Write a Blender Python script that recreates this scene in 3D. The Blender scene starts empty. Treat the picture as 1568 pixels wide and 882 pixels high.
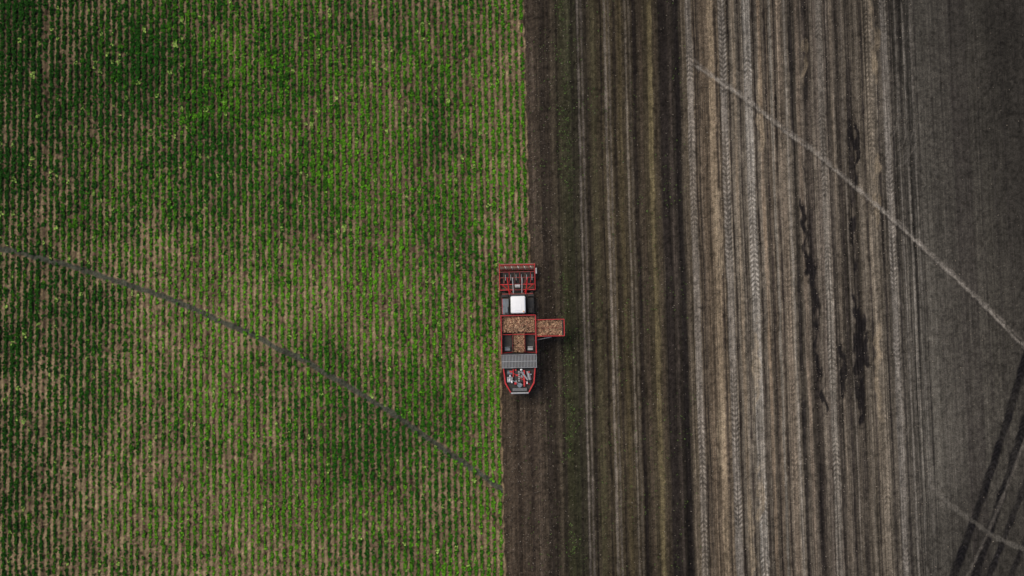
import bpy, math, random
import numpy as np
random.seed(7); rng=np.random.default_rng(11)
scene=bpy.context.scene
# ------------------------------------------------------------------ camera
W_M=98.0; LENS=28.0; D=W_M*LENS/36.0
TILT=math.radians(2.8); RZ=-0.021
from mathutils import Euler, Vector
eul=Euler((TILT,0,RZ),'XYZ'); R=eul.to_matrix()
cdir=R@Vector((0,0,-1)); cpos=-cdir*D
cam=bpy.data.cameras.new("camera"); cam.lens=LENS; cam.sensor_width=36; cam.clip_end=6000; cam.clip_start=1
co=bpy.data.objects.new("camera",cam); co.location=cpos; co.rotation_euler=eul
scene.collection.objects.link(co); scene.camera=co
FP=LENS/36*1568
def g(px,py):   # survey position on the ground (metres)
    v=R@Vector(((px-784)/FP,(441-py)/FP,-1)); t=-cpos.z/v.z; p=cpos+v*t
    return p.x,p.y
# ------------------------------------------------------------------ light
w=bpy.data.worlds.new("World"); scene.world=w; w.use_nodes=True
nt=w.node_tree; bg=nt.nodes['Background']; sky=nt.nodes.new('ShaderNodeTexSky')
sky.sky_type='NISHITA'; sky.sun_disc=False
SE,SA=math.radians(62),math.radians(-50)
sky.sun_elevation=SE; sky.sun_rotation=SA
sky.dust_density=4; sky.air_density=1
nt.links.new(sky.outputs[0],bg.inputs[0]); bg.inputs[1].default_value=0.10
sl=bpy.data.lights.new("sun",'SUN'); sl.energy=1.5; sl.angle=math.radians(28); sl.color=(1,.93,.80)
so=bpy.data.objects.new("sun",sl); scene.collection.objects.link(so)
sd=Vector((math.sin(SA)*math.cos(SE),math.cos(SA)*math.cos(SE),math.sin(SE)))
so.rotation_euler=sd.to_track_quat('Z','Y').to_euler(); so.location=sd*120
scene.view_settings.view_transform='Standard'; scene.view_settings.look='None'; scene.view_settings.exposure=0
# ------------------------------------------------------------------ helpers
def lin(c):
    c=np.array(c,float)/255.0
    return np.where(c<=.04045,c/12.92,((c+.055)/1.055)**2.4)
def hsh(ix,iy,s):
    n=(ix*374761393+iy*668265263+s*1274126177)&0xffffffff
    n=((n^(n>>13))*1274126177)&0xffffffff
    n=n^(n>>16)
    return (n&0xffff)/65535.0
def vn(x,y,s=0):
    xf=np.floor(x); yf=np.floor(y); ix=xf.astype(np.int64); iy=yf.astype(np.int64)
    fx=x-xf; fy=y-yf; fx=fx*fx*(3-2*fx); fy=fy*fy*(3-2*fy)
    a=hsh(ix,iy,s);b=hsh(ix+1,iy,s);c=hsh(ix,iy+1,s);d=hsh(ix+1,iy+1,s)
    return (a+(b-a)*fx)*(1-fy)+(c+(d-c)*fx)*fy
def fbm(x,y,s=0,o=3):
    r=0;a=.5;t=0
    for i in range(o):
        r=r+a*vn(x*2**i,y*2**i,s+i*17); t+=a; a*=.5
    return r/t
def sstep(a,b,x):
    t=np.clip((x-a)/(b-a),0,1); return t*t*(3-2*t)
def fast_mesh(name,V,F,col=None,nper=4,smooth=False,alpha=None):
    me=bpy.data.meshes.new(name)
    me.vertices.add(len(V)); me.vertices.foreach_set("co",V.astype(np.float32).ravel())
    n=len(F); me.loops.add(n*nper); me.loops.foreach_set("vertex_index",F.astype(np.int32).ravel())
    me.polygons.add(n); me.polygons.foreach_set("loop_start",np.arange(0,n*nper,nper,dtype=np.int32))
    if smooth: me.polygons.foreach_set("use_smooth",np.ones(n,dtype=bool))
    me.update(calc_edges=True)
    if col is not None:
        at=me.color_attributes.new("Col",'FLOAT_COLOR','POINT')
        c4=np.ones((len(V),4),np.float32); c4[:,:3]=col
        if alpha is not None: c4[:,3]=alpha
        at.data.foreach_set("color",c4.ravel())
    ob=bpy.data.objects.new(name,me); scene.collection.objects.link(ob); return ob
X0=lambda px:g(px,441)[0]
# ------------------------------------------------------------------ field curves
def fitcurve(pts,deg,swap=False):
    P=np.array([g(*p) for p in pts]); 
    return np.polyfit(P[:,1],P[:,0],deg) if swap else np.polyfit(P[:,0],P[:,1],deg)
PL=fitcurve([(0,380),(60,396),(130,414),(210,440),(300,474),(390,515),(500,573),(570,615),(640,658),(710,708),(775,756)],4)
PR=fitcurve([(1062,98),(1130,145),(1215,208),(1300,280),(1400,368),(1480,440),(1568,530)],3)
XU=g(811,400)[0]; XL=g(768,620)[0]; YH=g(792,418)[1]
def bound(Y): return np.where(Y>YH,XU,XL)
def lush(X,Y):
    n=fbm(X/9+3,Y/11,5,3); n2=fbm(X/2.5,Y/4.,8,2)
    L=.60+.6*(n-.5)+.5*(n2-.5)
    L+=.26*np.exp(-(((X+34)/24)**2+((Y-22)/15)**2))
    L+=.10*np.exp(-(((X+6)/7)**2))
    L-=.20*np.exp(-(((X+34)/18)**2+((Y+26)/10)**2))
    L-=.12*np.exp(-(((X+10)/9)**2+((Y-9)/9)**2))
    L+=.2*np.exp(-(((X+49)/5)**2))  # denser crop on the far left, put in partly to suggest lens vignetting
    return L
RS=0.60
# ------------------------------------------------------------------ ground sheet
def axis(a,b,st,far):
    f=np.arange(a,b,st); out=[];p=b;s=st
    while p<far: s*=1.35;p+=s; out.append(p)
    neg=[];p=a;s=st
    while p>-far: s*=1.35;p-=s; neg.append(p)
    return np.array(neg[::-1]+list(f)+out)
xs=axis(-54,54,.075,2500); ys=axis(-33,34,.088,2500)
nx,ny=len(xs),len(ys)
X,Y=np.meshgrid(xs,ys); Z=np.zeros_like(X)
base=[(700,(64,55,43)),(772,(68,58,48)),(815,(65,56,47)),(850,(58,51,42)),(862,(55,50,39)),(880,(56,55,40)),(893,(57,52,42)),(930,(70,62,48)),(960,(70,62,48)),(985,(58,51,42)),(1005,(74,66,50)),(1022,(52,46,40)),(1048,(47,42,37)),(1060,(88,79,66)),(1085,(92,81,68)),(1102,(106,93,77)),(1128,(94,86,75)),(1160,(106,98,87)),(1190,(92,82,70)),(1215,(98,90,79)),(1232,(78,71,62)),(1250,(68,61,54)),(1270,(92,84,75)),(1300,(80,73,64)),(1340,(90,82,71)),(1370,(84,78,70)),(1405,(80,76,69)),(1430,(80,76,69)),(1470,(71,67,61)),(1520,(73,69,62)),(1600,(62,58,53)),(2600,(66,60,54))]
bx=np.array([X0(p) for p,_ in base]); bc=np.array([lin(c) for _,c in base])
wob=(fbm(Y/14,X*0+.3,3,2)-.5)*.45+(fbm(Y/3.2,X/6,31,2)-.5)*.13
Xw=X+wob
C=np.stack([np.interp(Xw,bx,bc[:,k]) for k in range(3)],-1)
amp=np.interp(X,[X0(800),X0(1050),X0(1065),X0(1400),X0(1430),X0(1600)],[.35,.45,.65,.7,.25,.2])
st=(fbm(Xw/.2,Y/22,41,2)-.5)+.7*(fbm(Xw/.6,Y/26,42,2)-.5)
C*= (1+amp*1.7*st)[...,None]
Z+=st*.06*amp
clod=fbm(X/.33,Y/.38,51,2)-.5; clod2=fbm(X/.15,Y/.16,57,1)-.5
big=fbm(X/6,Y/9,61,3)-.5
C*=(1+.75*clod+.65*clod2+.6*big)[...,None]
pal=np.interp(X,[X0(800),X0(1050),X0(1065),X0(1405),X0(1425),X0(1600)],[.4,.5,1,1,.35,.3])
fl=vn(Xw/.16,Y/40,45); C*=(1-.5*pal*sstep(.74,.9,fl)+.5*pal*sstep(.26,.12,fl))[...,None]
ca=np.interp(X,[X0(800),X0(860),X0(1060),X0(1410),X0(1440)],[.16,.09,.06,.05,.025])
Z+=clod*ca+clod2*ca*.7
def cols(c,w):
    i0=np.searchsorted(xs,c-w); i1=np.searchsorted(xs,c+w); return slice(i0,i1)
def stripe(px,wpx,col,al=.8,depth=.03,chev=0,wb=1.0,seed=0,y0=None,y1=None,brk=0.0,pitch=.46):
    c=X0(px); wd=wpx/16.0; s=cols(c,wd+1.2)
    x=X[:,s]+wob[:,s]*wb; y=Y[:,s]
    n=(fbm(y/1.1,x/.5,seed+100,2)-.5)*.14
    d=np.abs(x-c)+n
    m=1-sstep(wd/2-.07,wd/2+.06,d)
    a=al*np.clip(1-brk*sstep(.4,.62,fbm(y/5,x*0+seed,seed+70,2)),0,1)
    a=a*(.75+.5*fbm(x/.4,y/4.5,seed+33,2))
    if chev: a=a*(.55+.6*fbm(y/7,x*0+seed,seed+23,2))
    m=np.clip(m*a,0,1); cc=lin(col)
    tex=(1+.75*clod[:,s]+.6*clod2[:,s])*(1+.6*(fbm(x/.17,y/14,seed+44,1)-.5))
    if chev:
        ph=(y+chev*np.abs(x-c)*.9)/pitch+(fbm(y/6,x*0,seed+3,1)); sq=sstep(-.3,.3,np.sin(ph*2*np.pi))*(np.abs(x-c)>.05)
        k=sstep(.3,.75,fbm(y/3.5,x*0+seed,seed+9,2))
        tex=tex*(1+.85*(sq-.5)*k); Z[:,s]+=m*(sq-.5)*.035*k
    C[:,s]=C[:,s]*(1-m[...,None])+(cc*tex[...,None])*m[...,None]
    Z[:,s]-=m*depth
T=stripe
T(779,4,(86,76,64),.5,.02,seed=401,brk=.5);T(790,5,(46,39,34),.5,.03,seed=402);T(800,4,(86,76,65),.45,.02,seed=403,brk=.5);T(810,5,(44,37,33),.6,.04,seed=404)
T(838,9,(46,40,35),.65,.03,seed=1); T(822,5,(90,79,68),.6,.01,seed=2,brk=.6); T(831,3,(86,76,64),.5,.01,seed=405,brk=.5);T(853,5,(84,75,62),.55,.01,seed=3,brk=.5);T(846,3,(40,34,31),.6,.03,seed=406)
T(868,10,(56,58,36),.5,0,seed=4,brk=.85);T(860,3,(38,33,29),.6,.02,seed=407)
T(884,4,(40,35,30),.7,.02,seed=5); T(894,3,(108,100,91),.85,.03,seed=6,wb=.4); T(900,3,(96,88,80),.8,.03,seed=61,wb=.4); T(906,4,(38,33,29),.8,.03,seed=7,wb=.4)
T(917,9,(70,66,47),.5,0,seed=8); T(929,3,(36,31,28),.8,.02,seed=9)
T(936,4,(112,103,92),.85,.03,seed=10,wb=.4);T(942,3,(96,88,78),.75,.03,seed=62,wb=.4); T(950,4,(42,36,31),.75,.02,seed=11)
T(958,6,(80,71,51),.6,0,seed=12); T(968,3,(110,101,89),.8,.03,seed=13,wb=.5);T(974,3,(94,86,75),.7,.03,seed=63,wb=.5); T(981,6,(36,31,28),.85,.04,seed=14)
T(991,5,(74,64,53),.65,.0,seed=15); T(1005,7,(112,101,74),.7,0,seed=16,brk=.3); T(1014,3,(72,62,51),.6,.0,seed=17)
T(1026,13,(40,35,32),.85,.04,seed=18); T(1036,3,(72,64,57),.7,.0,seed=19); T(1047,8,(34,30,28),.85,.04,seed=20)
T(1056,3,(104,93,79),.6,0,seed=21)
T(1067,10,(118,110,100),.95,.03,1,.4,22); T(1075,2.5,(44,38,35),.85,.03,seed=23); T(1080,2.5,(50,44,40),.7,.03,seed=231)
T(1087,6,(108,94,78),.6,0,seed=24,brk=.5); T(1100,8,(142,126,104),.75,-.01,seed=25,brk=.4); T(1108,3,(50,43,38),.85,.02,seed=26)
T(1119,11,(118,111,102),.95,.03,-1,.4,27); T(1128,3,(46,40,36),.9,.02,seed=28); T(1136,5,(124,110,92),.65,0,seed=29,brk=.5)
T(1144,3,(48,42,38),.85,.02,seed=30); T(1157,12,(132,126,117),.95,.03,1,.4,31); T(1167,3,(48,42,38),.9,.02,seed=32)
T(1176,5,(124,107,88),.7,0,seed=33,brk=.4); T(1185,3,(44,38,35),.9,.02,seed=34); T(1193,4,(124,117,106),.8,.02,seed=35)
T(1199,3,(46,40,36),.9,.02,seed=36); T(1207,8,(120,107,92),.8,0,-1,.5,37); T(1216,2.5,(134,126,115),.75,0,seed=38)
T(1224,6,(38,34,32),.85,.04,seed=39,brk=.6); T(1234,5,(116,103,89),.7,0,seed=40,brk=.4)
T(1246,7,(34,30,29),.8,.05,seed=41,brk=.6,wb=1.3); T(1256,5,(108,99,87),.6,0,seed=42)
T(1270,10,(120,113,103),.9,.02,1,.5,43); T(1279,3,(48,43,39),.85,.02,seed=44); T(1287,5,(108,98,85),.65,0,seed=45,brk=.4)
T(1296,4,(44,39,36),.85,.03,seed=46); T(1313,8,(36,32,31),.75,.05,seed=47,brk=.6,wb=1.3); T(1303,3,(108,100,90),.7,.0,seed=48)
T(1326,4,(102,94,83),.7,0,seed=49); T(1334,3,(46,41,38),.85,.02,seed=50)
T(1345,9,(122,112,98),.85,.02,1,.6,51,brk=.4); T(1357,3,(48,43,40),.85,.02,seed=52)
T(1370,10,(112,106,98),.9,.03,-1,.5,53); T(1379,3,(48,44,41),.85,.02,seed=54)
for i,p in enumerate((1388,1394,1400,1406,1412,1418)): T(p,2.2,(112,106,98) if i%2==0 else (50,46,43),.75,.01,seed=60+i,wb=.4)
for i,p in enumerate((1441,1456,1474,1496,1512,1533,1551)): T(p,2.6,(52,48,45),.55,.01,seed=80+i,wb=.4,brk=.4)
T(1483,26,(56,51,48),.4,0,seed=90,wb=.4,brk=.5)
x_z=lambda s:X[:,s]*0
def patch(px,py,rx,ry,col,al,seed):
    cx,cy=g(px,py); rx/=16;ry/=16; s=cols(cx,rx*2.5+.6)
    x=X[:,s]+wob[:,s]*1.5+(fbm(Y[:,s]/1.5,x_z(s),seed+5,2)-.5)*.6; y=Y[:,s]
    q=((x-cx)/rx)**2+((y-cy)/ry)**2+(fbm(x/.35,y/1.1,seed,3)-.5)*4
    m=(1-sstep(.1,1.2,q))*al*(((y-cy)/ry)**2<3)
    C[:,s]=C[:,s]*(1-m[...,None])+lin(col)*(1+.6*clod[:,s]+.4*clod2[:,s])[...,None]*m[...,None]
    Z[:,s]-=m*.04
dk=(29,26,26)
for a in [(1247,440,7,55),(1252,490,6,40),(1306,215,7,34),(1313,240,4,50),(1318,545,10,44),(1312,480,6,55),(1308,360,5,50),(1318,600,8,28),(1236,380,5,50),(1232,310,5,40),(1290,560,5,40),(1325,650,6,26),(1262,620,4,60),(1255,555,5,40),(1330,540,6,30),(1243,410,9,25),(1320,500,7,30)]:
    patch(a[0],a[1],a[2],a[3],dk,.95,int(a[0]+a[1]))
for a in [(1337,40,5,70),(1338,95,5,40),(1343,290,6,50),(1348,585,6,60),(1345,525,5,30),(1165,770,6,50),(1160,560,6,60),(1152,815,6,60),(1230,90,5,40),(1100,350,6,70),(1105,650,5,80),(1165,180,5,60)]:
    patch(a[0],a[1],a[2],a[3],(146,131,109),.5,int(a[0]*3+a[1]))
def tone(px,py,rx,ry,f):   # broad soil tone; dark ones at frame edges paint in lens vignetting
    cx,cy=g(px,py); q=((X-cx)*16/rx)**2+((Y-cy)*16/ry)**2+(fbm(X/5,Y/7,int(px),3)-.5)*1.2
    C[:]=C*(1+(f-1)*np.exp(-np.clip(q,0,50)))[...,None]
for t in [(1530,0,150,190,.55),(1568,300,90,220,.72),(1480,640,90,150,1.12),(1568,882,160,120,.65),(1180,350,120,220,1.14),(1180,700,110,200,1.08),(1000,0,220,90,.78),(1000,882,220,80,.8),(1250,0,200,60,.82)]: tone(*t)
for (px,py,r) in [(1360,198,29),(1363,203,35),(1358,206,43),(1352,190,22),(1360,642,30)]:
    cx,cy=g(px,py); r/=16; s=cols(cx,r+.6)
    dd=np.hypot(X[:,s]-cx,(Y[:,s]-cy)*.8)+(vn(X[:,s]/1.5,Y[:,s]/1.5,int(px))-.5)*.5; an=np.arctan2(Y[:,s]-cy,X[:,s]-cx)
    m=(1-sstep(.03,.12,np.abs(dd-r)))*(1-sstep(.4,1.2,np.abs(an+.5)))*.5*fbm(X[:,s]/.5,Y[:,s]/.5,int(px)+4,2)
    C[:,s]=C[:,s]*(1-m[...,None])+lin((122,115,106))*m[...,None]; Z[:,s]-=m*.02
def curve_track(pts,wpx,col,al,chev=0,deg=2,depth=.04,seed=0):
    k=fitcurve(pts,deg,True); cx=np.polyval(k,Y); wd=wpx/16
    P=[g(*p) for p in pts]; ylo=min(p[1] for p in P)-6; yhi=max(p[1] for p in P)+6
    sl_=1/np.sqrt(1+np.polyval(np.polyder(k),Y)**2)
    d=np.abs(X-cx)*sl_+(vn(Y/.8,X/.5,seed)-.5)*.16
    m=(1-sstep(wd/2-.12,wd/2+.12,d))*al*(Y>ylo)*(Y<yhi)
    m=m*(.45+.75*fbm(X/.8,Y/2.0,seed+3,2))
    tex=1+.7*clod+.5*clod2
    if chev: tex=tex*(1+.55*np.sin((Y+np.abs(X-cx))/.46*6.283))
    m=np.clip(m,0,1)
    C[:]=C*(1-m[...,None])+(lin(col)*tex[...,None])*m[...,None]; Z[:]-=m*depth
curve_track([(1575,530),(1548,630),(1517,725),(1488,800),(1458,890)],12,(26,24,25),1.05,1,seed=201)
curve_track([(1596,560),(1566,660),(1543,735),(1518,805),(1492,890)],12,(28,26,26),1.05,1,seed=202)
curve_track([(1590,690),(1560,770),(1535,830),(1512,890)],9,(28,26,27),.95,1,seed=203)
curve_track([(1600,760),(1570,830),(1545,890)],8,(30,28,28),.9,1,seed=204)
curve_track([(1590,610),(1554,715),(1525,790),(1496,850),(1478,890)],4,(104,98,90),.6,seed=205)
def path(k,x0,x1,wd,col,al,seed,depth=.03,dots=0):
    yc=np.polyval(k,X)+(fbm(X/2.5,X*0,seed,2)-.5)*.35; sl_=1/np.sqrt(1+np.polyval(np.polyder(k),X)**2)
    d=np.abs(Y-yc)*sl_; m=(1-sstep(wd/2-.06,wd/2+.08,d+(vn(X/.25,Y/.25,seed)-.5)*.2))*al*(X>x0)*(X<x1)
    if dots: m=m*(.25+.9*fbm(X/.5,Y/.5,seed+8,2))
    m=np.clip(m,0,1)
    C[:]=C*(1-m[...,None])+(lin(col)*(1+.6*clod+.5*clod2)[...,None])*m[...,None]; Z[:]-=m*depth
for off,w_,c_ in ((0,.24,(140,133,123)),(.36,.16,(124,117,108)),(-.32,.16,(46,42,39))):
    k2=PR.copy(); k2[-1]+=off; path(k2,g(1060,98)[0],60,w_,c_,.95*(1 if off==0 else .65),301+int(off*10),dots=1)
k3=fitcurve([(1425,740),(1455,775),(1490,802),(1540,822),(1600,850)],2); path(k3,g(1420,740)[0],g(1570,820)[0],.4,(104,99,91),.6,310,dots=1)
# soil under the crop
cropm=sstep(.06,-.06,X-bound(Y)-(fbm(Y/.7,X*0,77,2)-.5)*.3)
L=lush(X,Y)
soil=lin((124,107,82))[None,None]*(1+.9*clod+.7*clod2+.7*(fbm(X/.25,Y/2.,88,2)-.5)+.6*big)[...,None]
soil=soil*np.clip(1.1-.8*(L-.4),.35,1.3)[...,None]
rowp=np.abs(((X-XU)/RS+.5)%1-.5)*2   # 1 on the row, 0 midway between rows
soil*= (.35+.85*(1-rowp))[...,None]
farg=sstep(-60,-75,X)+sstep(38,50,np.abs(Y)); farg=np.clip(farg,0,1)
soil=soil*(1-farg[...,None])+lin((50,84,24))*farg[...,None]
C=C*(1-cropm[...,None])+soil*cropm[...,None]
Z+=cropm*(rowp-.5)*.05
path(PL,-60,XL,.5,(70,73,62),.95,320,.05)
C=np.clip(C,.006,.6)
far=(np.abs(X)>54)|(Y<-33)|(Y>34); Z[far]=0
stalpha=np.clip(pal*(1-cropm)+.12,0,1)
V=np.stack([X.ravel(),Y.ravel(),Z.ravel()],-1)
idx=np.arange(nx*ny).reshape(ny,nx)
F=np.stack([idx[:-1,:-1].ravel(),idx[:-1,1:].ravel(),idx[1:,1:].ravel(),idx[1:,:-1].ravel()],-1)
ground=fast_mesh("ground",V,F,C.reshape(-1,3),smooth=True,alpha=stalpha.ravel())
def attr_mat(name,rough=.95,spec=.1,nscale=14,namt=.35,bump=.0,streak=0):
    m=bpy.data.materials.new(name); m.use_nodes=True; n=m.node_tree; b=n.nodes['Principled BSDF']
    a=n.nodes.new('ShaderNodeVertexColor'); a.layer_name="Col"
    tc=n.nodes.new('ShaderNodeTexCoord'); no=n.nodes.new('ShaderNodeTexNoise'); no.inputs['Scale'].default_value=nscale; no.inputs['Detail'].default_value=4
    n.links.new(tc.outputs['Object'],no.inputs['Vector'])
    mr=n.nodes.new('ShaderNodeMapRange'); mr.inputs[1].default_value=.3; mr.inputs[2].default_value=.7; mr.inputs[3].default_value=1-namt; mr.inputs[4].default_value=1+namt
    n.links.new(no.outputs[0],mr.inputs[0])
    vm=n.nodes.new('ShaderNodeVectorMath'); vm.operation='SCALE'
    n.links.new(a.outputs[0],vm.inputs[0]); n.links.new(mr.outputs[0],vm.inputs['Scale']); last=vm
    if streak:
        mp=n.nodes.new('ShaderNodeMapping'); mp.inputs['Scale'].default_value=(9,.10,1); n.links.new(tc.outputs['Object'],mp.inputs[0])
        n2=n.nodes.new('ShaderNodeTexNoise'); n2.inputs['Scale'].default_value=1; n2.inputs['Detail'].default_value=2; n.links.new(mp.outputs[0],n2.inputs['Vector'])
        m1=n.nodes.new('ShaderNodeMath'); m1.operation='SUBTRACT'; m1.inputs[1].default_value=.5; n.links.new(n2.outputs[0],m1.inputs[0])
        m2=n.nodes.new('ShaderNodeMath'); m2.operation='MULTIPLY'; n.links.new(m1.outputs[0],m2.inputs[0]); n.links.new(a.outputs['Alpha'],m2.inputs[1])
        m3=n.nodes.new('ShaderNodeMath'); m3.operation='MULTIPLY_ADD'; m3.inputs[1].default_value=streak; m3.inputs[2].default_value=1; n.links.new(m2.outputs[0],m3.inputs[0])
        v2=n.nodes.new('ShaderNodeVectorMath'); v2.operation='SCALE'; n.links.new(vm.outputs[0],v2.inputs[0]); n.links.new(m3.outputs[0],v2.inputs['Scale']); last=v2
    n.links.new(last.outputs[0],b.inputs['Base Color'])
    b.inputs['Roughness'].default_value=rough; b.inputs['Specular IOR Level'].default_value=spec
    if bump:
        bm=n.nodes.new('ShaderNodeBump'); bm.inputs['Strength'].default_value=bump; bm.inputs['Distance'].default_value=.05
        n.links.new(no.outputs[0],bm.inputs['Height']); n.links.new(bm.outputs[0],b.inputs['Normal'])
    return m
ground.data.materials.append(attr_mat("soil",.95,.1,9,.4,.5,2.4))
# ------------------------------------------------------------------ crop
def leafmesh(name,px,py,sc,colr,nl,z0=0,spread=(.13,.27),up=.5,sq=1.0):
    N=len(px); n=N*nl
    x=np.repeat(px,nl); y=np.repeat(py,nl); s=np.repeat(sc,nl)
    az=rng.random(n)*2*np.pi; Ln=s*rng.uniform(spread[0],spread[1],n); wd=Ln*rng.uniform(.24,.40,n)
    el=rng.uniform(.1,1.1,n); dx,dy=np.cos(az)*sq,np.sin(az); h=np.cos(el)*Ln; v=np.sin(el)*Ln*up
    b=np.stack([x,y,np.full(n,z0)+s*.04],-1)
    m=b+np.stack([dx*h*.55,dy*h*.55,v*.9],-1); t=b+np.stack([dx*h*1.05,dy*h*1.05,v*1.0-Ln*.1*rng.random(n)],-1)
    sd_=np.stack([-dy*wd,dx*wd,rng.uniform(-.3,.3,n)*wd],-1)
    V=np.stack([b,m+sd_,t,m-sd_],1).reshape(-1,3)
    F=np.arange(n*4).reshape(-1,4)
    cc=np.repeat(colr,nl,0)*rng.uniform(.45,1.55,n)[:,None]
    cc=np.repeat(cc,4,0)
    return fast_mesh(name,V,F,cc)
rows=np.arange(0,int(62/RS)); PX=[];PY=[]
for r in rows:
    xr=XU-RS*(r+.5); y=np.arange(-37,38,.18); y=y+rng.uniform(-.05,.05,len(y))
    if xr>XL: y=y[y>YH+.1]
    PX.append(np.full(len(y),xr)+rng.normal(0,.035,len(y))+(vn(y/3,y*0+r,5)-.5)*.06); PY.append(y)
PX=np.concatenate(PX);PY=np.concatenate(PY)
Lp=lush(PX,PY); loc=fbm(PX/.5,PY/.6,66,2)
dpath=np.abs(PY-np.polyval(PL,PX))/np.sqrt(1+np.polyval(np.polyder(PL),PX)**2)
keep=(rng.random(len(PX))<np.clip(.74+.45*Lp+1.2*(loc-.5),.3,1))&((dpath>.31)|(rng.random(len(PX))<.08))
tram=g(66,441)[0]; keep&=~((np.abs(PX-tram)<.32)&(rng.random(len(PX))<.55))
PX,PY,Lp,loc=PX[keep],PY[keep],Lp[keep],loc[keep]
sc=np.clip(.76+.62*Lp+.6*(loc-.5),.6,1.55)*rng.uniform(.75,1.25,len(PX))
mixv=np.clip(rng.normal(.42,.27,len(PX))+.6*(fbm(PX/7,PY/7,12,3)-.5)*2-.25*(Lp-.5)*2,0,1)
vignette=np.exp(-((PX+51)/12)**2)+.6*np.exp(-((PX+49)/26)**2-((PY-31)/11)**2)+.4*np.exp(-((PX+49)/26)**2-((PY+30)/8)**2)  # lens vignetting painted into the crop colour at left side and corners
mixv=np.clip(mixv-.5*vignette,0,1)
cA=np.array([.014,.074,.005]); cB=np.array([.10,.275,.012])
colr=(cA*(1-mixv[:,None])+cB*mixv[:,None])*(1-.3*np.clip(vignette,0,1))[:,None]
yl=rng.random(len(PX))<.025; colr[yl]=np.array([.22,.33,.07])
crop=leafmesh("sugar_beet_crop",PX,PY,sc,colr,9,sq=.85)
crop.data.materials.append(attr_mat("beet_leaf",.75,.1,6,.25))
n=5200
wx=np.concatenate([rng.normal(X0(869),.4,n//4),rng.uniform(XL,X0(1060),n//2)]); wy=rng.uniform(-34,35,n)[:len(wx)]
k=(wx>bound(wy)+.2)&(fbm(wx/1.,wy/3,9,2)>.47); wx,wy=wx[k],wy[k]
wc=np.array([.06,.095,.022])*rng.uniform(.5,1.5,len(wx))[:,None]
wd_=leafmesh("weeds",wx,wy,rng.uniform(.2,.55,len(wx)),wc,5,up=.3); wd_.data.materials.append(attr_mat("weed_leaf",.6,.2,6,.25))
# ------------------------------------------------------------------ small lumps
OV=np.array([[1,0,0],[-1,0,0],[0,1,0],[0,-1,0],[0,0,1],[0,0,-1]],float)
OF=np.array([[0,2,4],[2,1,4],[1,3,4],[3,0,4],[2,0,5],[1,2,5],[3,1,5],[0,3,5]])
def lumps(name,P,size,col,elong=1.6,smooth=False):
    n=len(P); a=rng.random(n)*6.283; sx=size*elong*rng.uniform(.7,1.2,n); sy=size*rng.uniform(.7,1.1,n); sz=size*rng.uniform(.5,1,n)
    v=OV[None]*np.stack([sx,sy,sz],-1)[:,None]*rng.uniform(.75,1.2,(n,6,1))
    x=v[...,0]*np.cos(a)[:,None]-v[...,1]*np.sin(a)[:,None]; y=v[...,0]*np.sin(a)[:,None]+v[...,1]*np.cos(a)[:,None]
    V=np.stack([x,y,v[...,2]],-1)+P[:,None]
    F=(OF[None]+(np.arange(n)*6)[:,None,None]).reshape(-1,3)
    return fast_mesh(name,V.reshape(-1,3),F,np.repeat(col,6,0),nper=3,smooth=smooth)
n=30000
x=rng.uniform(XL,54,n); y=rng.uniform(-33,34,n)
p=np.interp(x,[X0(812),X0(860),X0(880),X0(1060),X0(1130),X0(1400),X0(1420),54],[1,.5,.2,.2,.6,.4,.06,.06])
p=np.where(x<XU,1,p); k=(rng.random(n)<p)&(x>bound(y)+.1); x,y=x[k],y[k]
c=np.array([.25,.21,.165])*rng.uniform(.12,1.3,len(x))[:,None]
lm=lumps("soil_clods_and_stones",np.stack([x,y,np.full(len(x),.02)],-1),rng.uniform(.018,.055,len(x)),c)
lm.data.materials.append(attr_mat("clod",.95,.1,20,.3))
# ------------------------------------------------------------------ harvester
def mat(name,col,rough=.5,metal=0,dirt=.3,dcol=(.12,.09,.06),scale=2.5):
    m=bpy.data.materials.new(name); m.use_nodes=True; n=m.node_tree; b=n.nodes['Principled BSDF']
    tc=n.nodes.new('ShaderNodeTexCoord'); no=n.nodes.new('ShaderNodeTexNoise'); no.inputs['Scale'].default_value=scale; no.inputs['Detail'].default_value=7; no.inputs['Roughness'].default_value=.7
    n.links.new(tc.outputs['Object'],no.inputs['Vector'])
    mr=n.nodes.new('ShaderNodeMapRange'); mr.inputs[1].default_value=.42; mr.inputs[2].default_value=.62; mr.inputs[3].default_value=0; mr.inputs[4].default_value=dirt
    n.links.new(no.outputs[0],mr.inputs[0]); mx=n.nodes.new('ShaderNodeMixRGB'); mx.inputs[1].default_value=(*col,1); mx.inputs[2].default_value=(*dcol,1)
    n.links.new(mr.outputs[0],mx.inputs[0]); n.links.new(mx.outputs[0],b.inputs['Base Color'])
    b.inputs['Roughness'].default_value=rough; b.inputs['Metallic'].default_value=metal; return m
RED=mat("red_paint",(.60,.016,.022),.4,0,.3); DRED=mat("muddy_red_steel",(.26,.022,.022),.7,0,.75,(.13,.10,.075),4); BLK=mat("black_steel",(.014,.014,.016),.6,0,.5,(.05,.04,.03))
WHT=mat("white_cab_roof",(.9,.9,.9),.35,0,.04,(.6,.57,.5)); GRY=mat("grey_grating",(.27,.28,.29),.5,.3,.3); STL=mat("bare_steel",(.42,.43,.44),.4,.5,.4)
GLS=mat("dark_glass",(.02,.03,.035),.08,0,.1); RUB=mat("tyre_rubber",(.02,.02,.02),.85,0,.7,(.09,.07,.05)); BLU=mat("blue_grey_cover",(.17,.21,.25),.5,0,.4); RST=mat("earthy_steel",(.22,.15,.11),.8,.1,.7,(.10,.07,.05),5)
hx,hy=g(793.5,500)
H=bpy.data.objects.new("sugar_beet_harvester",None); scene.collection.objects.link(H); H.location=(hx,hy,0)
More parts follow.
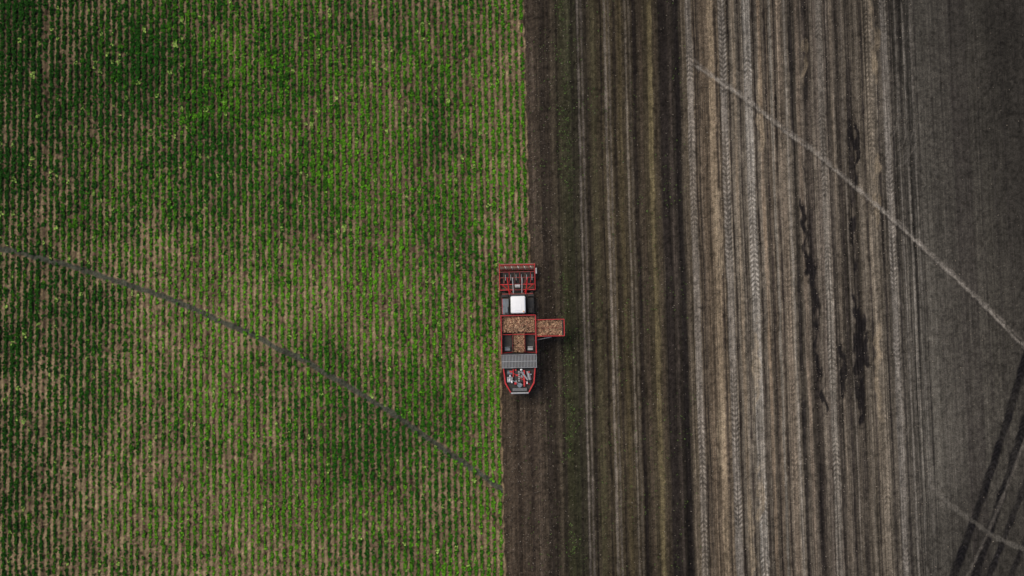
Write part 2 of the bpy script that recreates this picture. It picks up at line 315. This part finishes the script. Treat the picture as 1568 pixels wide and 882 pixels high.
def fin(ob,name,m,bev=0):
    ob.name=name; ob.data.name=name; ob.data.materials.clear(); ob.data.materials.append(m); ob.parent=H
    if bev:
        b=ob.modifiers.new("b",'BEVEL'); b.width=bev; b.segments=2
    return ob
def meshob(name,V,F,m,bev=0):
    me=bpy.data.meshes.new(name); me.from_pydata(V,[],F); me.update(); ob=bpy.data.objects.new(name,me); scene.collection.objects.link(ob); return fin(ob,name,m,bev)
def box(name,x0,x1,y0,y1,z0,z1,m,bev=.02):
    V=[(x,y,z) for z in (z0,z1) for y in (y0,y1) for x in (x0,x1)]
    return meshob(name,V,[(0,2,3,1),(4,5,7,6),(0,1,5,4),(2,6,7,3),(0,4,6,2),(1,3,7,5)],m,bev)
def cyl(name,p,q,r,m,seg=14,r2=None):
    p=Vector(p);q=Vector(q); d=q-p; rt=d.to_track_quat('Z','Y'); r2=r if r2 is None else r2
    V=[p+rt@Vector((r*math.cos(a),r*math.sin(a),0)) for a in [2*math.pi*i/seg for i in range(seg)]]+[q+rt@Vector((r2*math.cos(a),r2*math.sin(a),0)) for a in [2*math.pi*i/seg for i in range(seg)]]
    F=[(i,(i+1)%seg,seg+(i+1)%seg,seg+i) for i in range(seg)]+[tuple(range(seg))[::-1],tuple(range(seg,2*seg))]
    return meshob(name,[tuple(v) for v in V],F,m)
def beam(name,p,q,w_,m):
    return cyl(name,p,q,w_*.7,m,4)
def wheel(name,x,y,r,wd):
    seg=36;V=[];F=[]
    prof=[(-wd/2,r*.55),(-wd/2,r*.88),(-wd/2*.8,r),(wd/2*.8,r),(wd/2,r*.88),(wd/2,r*.55)]
    for i in range(seg):
        a=2*math.pi*i/seg; k=1+.035*(i%2)
        for (u,rr) in prof: 
            q=rr*(k if rr>r*.9 else 1); V.append((x+u,y+q*math.cos(a),r+q*math.sin(a)))
    for i in range(seg):
        j=(i+1)%seg
        for k in range(5): F.append((i*6+k,i*6+k+1,j*6+k+1,j*6+k))
    t=meshob(name,V,F,RUB); cyl(name+"_rim",(x-wd*.35,y,r),(x+wd*.35,y,r),r*.57,RED,24)
for s,nm in ((-1,"left"),(1,"right")):
    wheel(f"front_tyre_{nm}",s*1.13,2.1,.95,.8); wheel(f"middle_tyre_{nm}",s*1.12,-1.9,.95,.8); wheel(f"rear_tyre_{nm}",s*1.1,-4.5,.9,.75)
box("chassis",-.6,.6,-5.4,3.2,1.0,1.5,BLK); 
for y in (2.1,-1.9,-4.5): cyl("axle",(-1.1,y,.95),(1.1,y,.95),.14,BLK)
# --- header
box("topper_hood",-1.66,1.66,5.32,5.86,.62,1.0,DRED,.05)
box("topper_front_lip",-1.7,1.7,5.86,5.98,.5,.85,RST,.02)
cyl("leaf_auger",(-1.6,5.55,1.05),(1.6,5.55,1.05),.13,RST)
for i in range(16):
    x=-1.5+i*.2; cyl("auger_flight",(x,5.55,1.05),(x+.04,5.57,1.05),.22,(RST,DRED,STL)[i%3],12)
cyl("top_tube",(-1.66,5.83,1.1),(1.66,5.83,1.1),.035,RED)
box("left_end_plate",-1.70,-1.64,3.4,5.95,.35,1.15,RED); box("right_end_plate",1.64,1.70,3.4,5.95,.35,1.15,RED)
box("side_marker",1.73,1.87,4.95,5.5,.9,1.15,STL); box("side_marker_left",-1.84,-1.73,5.2,5.5,.9,1.1,RST)
box("added_dark_plate",-1.6,1.6,3.35,5.25,.3,.42,BLK)  # black plate added so the open gaps below the header look dark
for y,z in ((5.15,1.15),(4.62,1.05),(3.98,1.1),(3.45,1.2)): box("cross_beam",-1.61,1.61,y-.04,y+.04,z-.1,z+.06,DRED if y>4.1 else RED)
for i in range(6):
    x=-1.25+.5*i
    box("row_unit",x-.07,x+.07,4.1,4.9,.5,.8,BLK if i%2 else DRED,.03)
    beam("share_arm",(x,5.1,1.1),(x+.02,4.15,.95),.035,RED if i%2 else RST)
    cyl("depth_wheel",(x-.06,4.8,.8),(x+.06,4.8,.8),.18,RUB,16)
    cyl("share_ram",(x+.14,4.9,1.1),(x+.14,4.35,1.15),.025,STL,8)
for i in range(4): cyl("cleaning_roller",(-1.55,3.5+.15*i,.6),(1.55,3.5+.15*i,.6),.06,RST,10)
beam("lift_arm_left",(-.95,4.6,1.15),(-.75,2.9,1.7),.07,RED); beam("lift_arm_right",(.95,4.6,1.15),(.75,2.9,1.7),.07,RED)
beam("brace_left",(-1.5,4.0,1.2),(-.6,3.2,1.55),.05,RED); beam("brace_right",(1.5,4.0,1.2),(.6,3.2,1.55),.05,RED)
cyl("lift_ram_left",(-.45,4.6,1.2),(-.4,3.1,1.6),.045,STL); cyl("lift_ram_right",(.45,4.6,1.2),(.4,3.1,1.6),.045,STL)
box("valve_block",-.25,.25,3.65,3.95,1.2,1.45,STL)
for i in range(7):
    x=-.5+.17*i; cyl("hose",(x,4.5,1.15),(x*.5,3.1,1.7),.022,BLK,6)
# --- cab
box("front_frame",-1.45,1.45,3.0,3.12,1.4,1.6,DRED); box("cab_floor",-.85,.85,1.1,3.0,1.55,1.75,BLK)
V=[(-.7,1.2,1.75),(.7,1.2,1.75),(.7,2.75,1.75),(-.7,2.75,1.75),(-.68,1.22,3.45),(.68,1.22,3.45),(.62,2.95,3.3),(-.62,2.95,3.3)]
meshob("cab_glass",V,[(3,2,1,0),(4,5,6,7),(0,1,5,4),(1,2,6,5),(2,3,7,6),(3,0,4,7)],GLS,.04)
for s in (-1,1):
    cyl("cab_pillar",(s*.71,1.25,1.75),(s*.69,1.25,3.45),.05,BLK,8); cyl("cab_pillar_front",(s*.71,2.78,1.75),(s*.63,2.95,3.35),.05,BLK,8)
rf=box("cab_roof",-.68,.68,1.2,2.78,3.42,3.72,WHT,.0)
b=rf.modifiers.new("b",'BEVEL'); b.width=.14; b.segments=5
rf.data.polygons.foreach_set("use_smooth",[True]*6)
box("roof_hatch",-.32,.32,1.45,2.0,3.722,3.75,WHT,.02); cyl("beacon",(.5,1.35,3.7),(.5,1.35,3.86),.06,mat("amber_lens",(.8,.3,.02),.3),10)
for s in (-1,1):
    box("platform",min(s*.86,s*1.45),max(s*.86,s*1.45),1.15,2.6,1.9,1.96,BLU if s<0 else BLK)
    box("fender",min(s*.9,s*1.5),max(s*.9,s*1.5),2.78,2.98,1.7,1.95,BLK)
    for y in (1.2,1.95,2.6): cyl("rail_post",(s*1.45,y,1.95),(s*1.45,y,2.95),.02,RED if s<0 else BLK,6)
    cyl("hand_rail",(s*1.45,1.2,2.95),(s*1.45,2.6,2.95),.024,RED if s<0 else BLK,6)
    cyl("mirror_arm",(s*.65,2.85,3.2),(s*1.3,3.15,3.1),.02,BLK,6); box("mirror",s*1.3-.13,s*1.3+.13,3.12,3.18,2.75,3.2,BLK)
box("tool_box",-1.3,-.95,1.3,1.9,1.96,2.35,BLU); box("battery_box",.95,1.35,1.25,1.7,1.96,2.3,BLK)
# --- bunker
box("bunker_floor",-1.45,1.45,-2.5,.9,1.6,1.75,BLK)
box("bunker_left_wall",-1.62,-1.57,-2.5,1.0,1.7,3.3,RED); box("bunker_right_wall",1.51,1.56,-2.5,1.0,1.7,3.25,DRED)
box("bunker_front_wall",-1.555,1.495,.94,1.0,1.7,3.3,DRED); box("bunker_rear_wall",-1.555,1.495,-2.5,-2.44,1.7,3.2,BLK)
box("bunker_front_rim",-1.64,1.58,1.003,1.06,3.15,3.34,RED)
for s in (-1,1):
    box("bunker_top_rail",s*1.58-.035,s*1.58+.035,-2.5,1.0,3.31,3.37,RED)
    box("conveyor_side",s*.56-.025,s*.56+.025,-2.38,-.62,2.0,3.1,DRED)
    for y in (-.75,-1.3,-1.9,-2.35): beam("bunker_rib",(s*.6,y,2.6),(s*1.5,y-.05,3.0),.025,RED if y<-2 else BLK)
    box("side_hopper",min(s*.62,s*1.46),max(s*.62,s*1.46),-2.35,-.75,2.2,2.3,BLK)
    box("side_unit",min(s*.8,s*1.3),max(s*.8,s*1.3),-2.2,-1.85,2.31,2.6,STL if s>0 else BLU)
box("bunker_divider",-1.55,1.49,-.60,-.56,2.0,2.85,BLK)
cyl("bunker_tube",(-1.5,-.72,3.02),(1.5,-.72,3.02),.03,RED,10)
def beets(name,n,x0,x1,y0,y1,zf,sz=.075):
    x=rng.uniform(x0,x1,n); y=rng.uniform(y0,y1,n); z=zf(x,y)+rng.uniform(-.04,.07,n)
    t=rng.random(n)[:,None]; c=(np.array([.50,.34,.21])*(1-t)+np.array([.27,.13,.085])*t)*rng.uniform(.35,1.4,n)[:,None]
    o=lumps(name,np.stack([x,y,z],-1),rng.uniform(.7,1.25,n)*sz,c,1.5); o.parent=H; o.data.materials.append(BM); return o
BM=attr_mat("sugar_beet_skin",.85,.15,18,.25)
beets("beet_load",1700,-1.54,1.48,-.52,.9,lambda x,y:2.8+.3*np.exp(-(x/1.0)**2-((y-.2)/.8)**2),.082)
box("beet_load_base",-1.54,1.48,-.54,.9,2.0,2.75,RST,0)
beets("conveyor_beet_load",800,-.5,.5,-2.35,-.5,lambda x,y:2.72+.0*x,.08)
box("conveyor_belt",-.52,.52,-2.38,-.62,2.3,2.68,RST,0)
# --- unloading elevator
ez=lambda x:2.55+.30*(x-1.4)
def slab(name,x0,x1,y0,y1,dz0,dz1,m):
    V=[(x,y,ez(x)+dz) for dz in (dz0,dz1) for y in (y0,y1) for x in (x0,x1)]
    return meshob(name,V,[(0,2,3,1),(4,5,7,6),(0,1,5,4),(2,6,7,3),(0,4,6,2),(1,3,7,5)],m,.015)
slab("elevator_floor",1.3,4.12,-.9,.55,-.2,-.05,BLK); slab("elevator_front_side",1.62,4.14,.55,.61,-.25,.34,RED); slab("elevator_rear_side",1.62,4.14,-.96,-.9,-.25,.34,RED)
slab("elevator_end",4.12,4.18,-.96,.61,-.25,.3,RED)
for i in range(9): slab("elevator_slat",1.7+i*.28,1.74+i*.28,-.88,.53,-.05,.12,RST)
slab("elevator_mid_bar",1.62,4.1,-.20,-.17,.2,.26,DRED)
cyl("elevator_ram",(1.5,-1.3,2.2),(3.0,-1.02,2.8),.04,STL); cyl("elevator_roller",(4.02,-.9,ez(4.02)+.1),(4.02,.55,ez(4.02)+.1),.09,BLK)
beets("elevator_beet_load",1150,1.6,4.05,-.86,.5,lambda x,y:ez(x)+.07,.082)
# --- grating deck
box("deck_base",-1.6,1.6,-3.76,-2.56,3.0,3.1,BLK)
box("deck_front_edge",-1.62,1.62,-2.60,-2.55,3.1,3.22,STL); box("deck_rear_edge",-1.62,1.62,-3.78,-3.73,3.1,3.22,STL); box("deck_mid_bar",-1.6,1.6,-3.2,-3.15,3.235,3.26,STL)
for i in range(24):
    x=-1.56+i*3.12/23; box("grating_bar",x-.036,x+.036,-3.72,-2.61,3.12,3.22,GRY,0)
# --- engine deck
yb=[-3.82,-5.2,-6.05]; xb=[1.5,1.36,.86]; pts=[(-xb[0],yb[0]),(-xb[1],yb[1]),(-xb[2],yb[2]),(xb[2],yb[2]),(xb[1],yb[1]),(xb[0],yb[0])]
def prism(name,pts,z0,z1,m,bev=.03):
    n=len(pts); V=[(x,y,z0) for x,y in pts]+[(x,y,z1) for x,y in pts]
    return meshob(name,V,[tuple(range(n))[::-1],tuple(range(n,2*n))]+[(i,(i+1)%n,n+(i+1)%n,n+i) for i in range(n)],m,bev)
prism("engine_tub",pts[::1],1.4,2.55,BLK)
for s in (-1,1):
    P=[(s*1.5,-3.82),(s*1.36,-5.2),(s*.86,-6.05),(s*.78,-6.0),(s*1.25,-5.12),(s*1.39,-3.82)]
    if s>0: P=P[::-1]
    prism("red_side_panel",P,1.6,3.0,RED)
box("rear_bumper",-.82,.82,-6.16,-6.0,2.2,2.95,STL,.04); box("rear_lamp_left",-.78,-.6,-6.19,-6.1,2.6,2.8,RED); box("rear_lamp_right",.6,.78,-6.19,-6.1,2.6,2.8,RED)
box("engine_block",-.45,.35,-5.1,-4.0,2.55,2.95,BLK,.05)
for i in range(5): cyl("cylinder_cover",(-.05,-4.15-.2*i,2.96),(-.05,-4.15-.2*i,3.05),.08,STL,10)
cyl("intake_pipe",(.15,-4.1,3.0),(.75,-4.9,3.0),.09,STL); cyl("air_filter",(-1.1,-4.2,2.85),(-.65,-4.2,2.85),.2,BLU,16)
cyl("exhaust_silencer",(.75,-4.1,2.85),(.95,-4.9,2.85),.17,STL,16); cyl("exhaust_stack",(.95,-4.95,2.8),(.95,-4.95,3.45),.08,BLK,12)
box("radiator",-.7,.7,-5.9,-5.6,2.55,3.0,BLK); 
for i in range(8): box("radiator_louver",-.66,.66,-5.88+.035*i,-5.868+.035*i,3.003,3.03,STL,0)
box("hydraulic_tank",-1.15,-.6,-5.1,-4.6,2.55,2.95,STL,.05); box("red_guard",.35,.5,-5.5,-4.0,2.8,3.02,RED); box("red_guard_left",-.62,-.52,-4.6,-3.9,2.8,3.02,RED)
cyl("pipe_a",(-1.1,-4.7,3.0),(.3,-5.4,3.02),.04,STL,8); cyl("pipe_b",(-.9,-4.0,3.0),(.9,-5.3,2.95),.035,RED,8)
cyl("fan_shroud",(0,-5.35,2.6),(0,-5.35,2.98),.22,BLU,20); cyl("filler_cap",(-.85,-4.85,2.95),(-.85,-4.85,3.02),.07,RED,12)
for i in range(34):
    x=random.uniform(-1.15,1.0); y=random.uniform(-5.5,-3.95); box("engine_part",x,x+random.uniform(.08,.24),y,y+random.uniform(.06,.22),2.57,2.9+.006*i,random.choice([STL,BLK,GRY,RED,WHT,BLK,BLU]),.01)
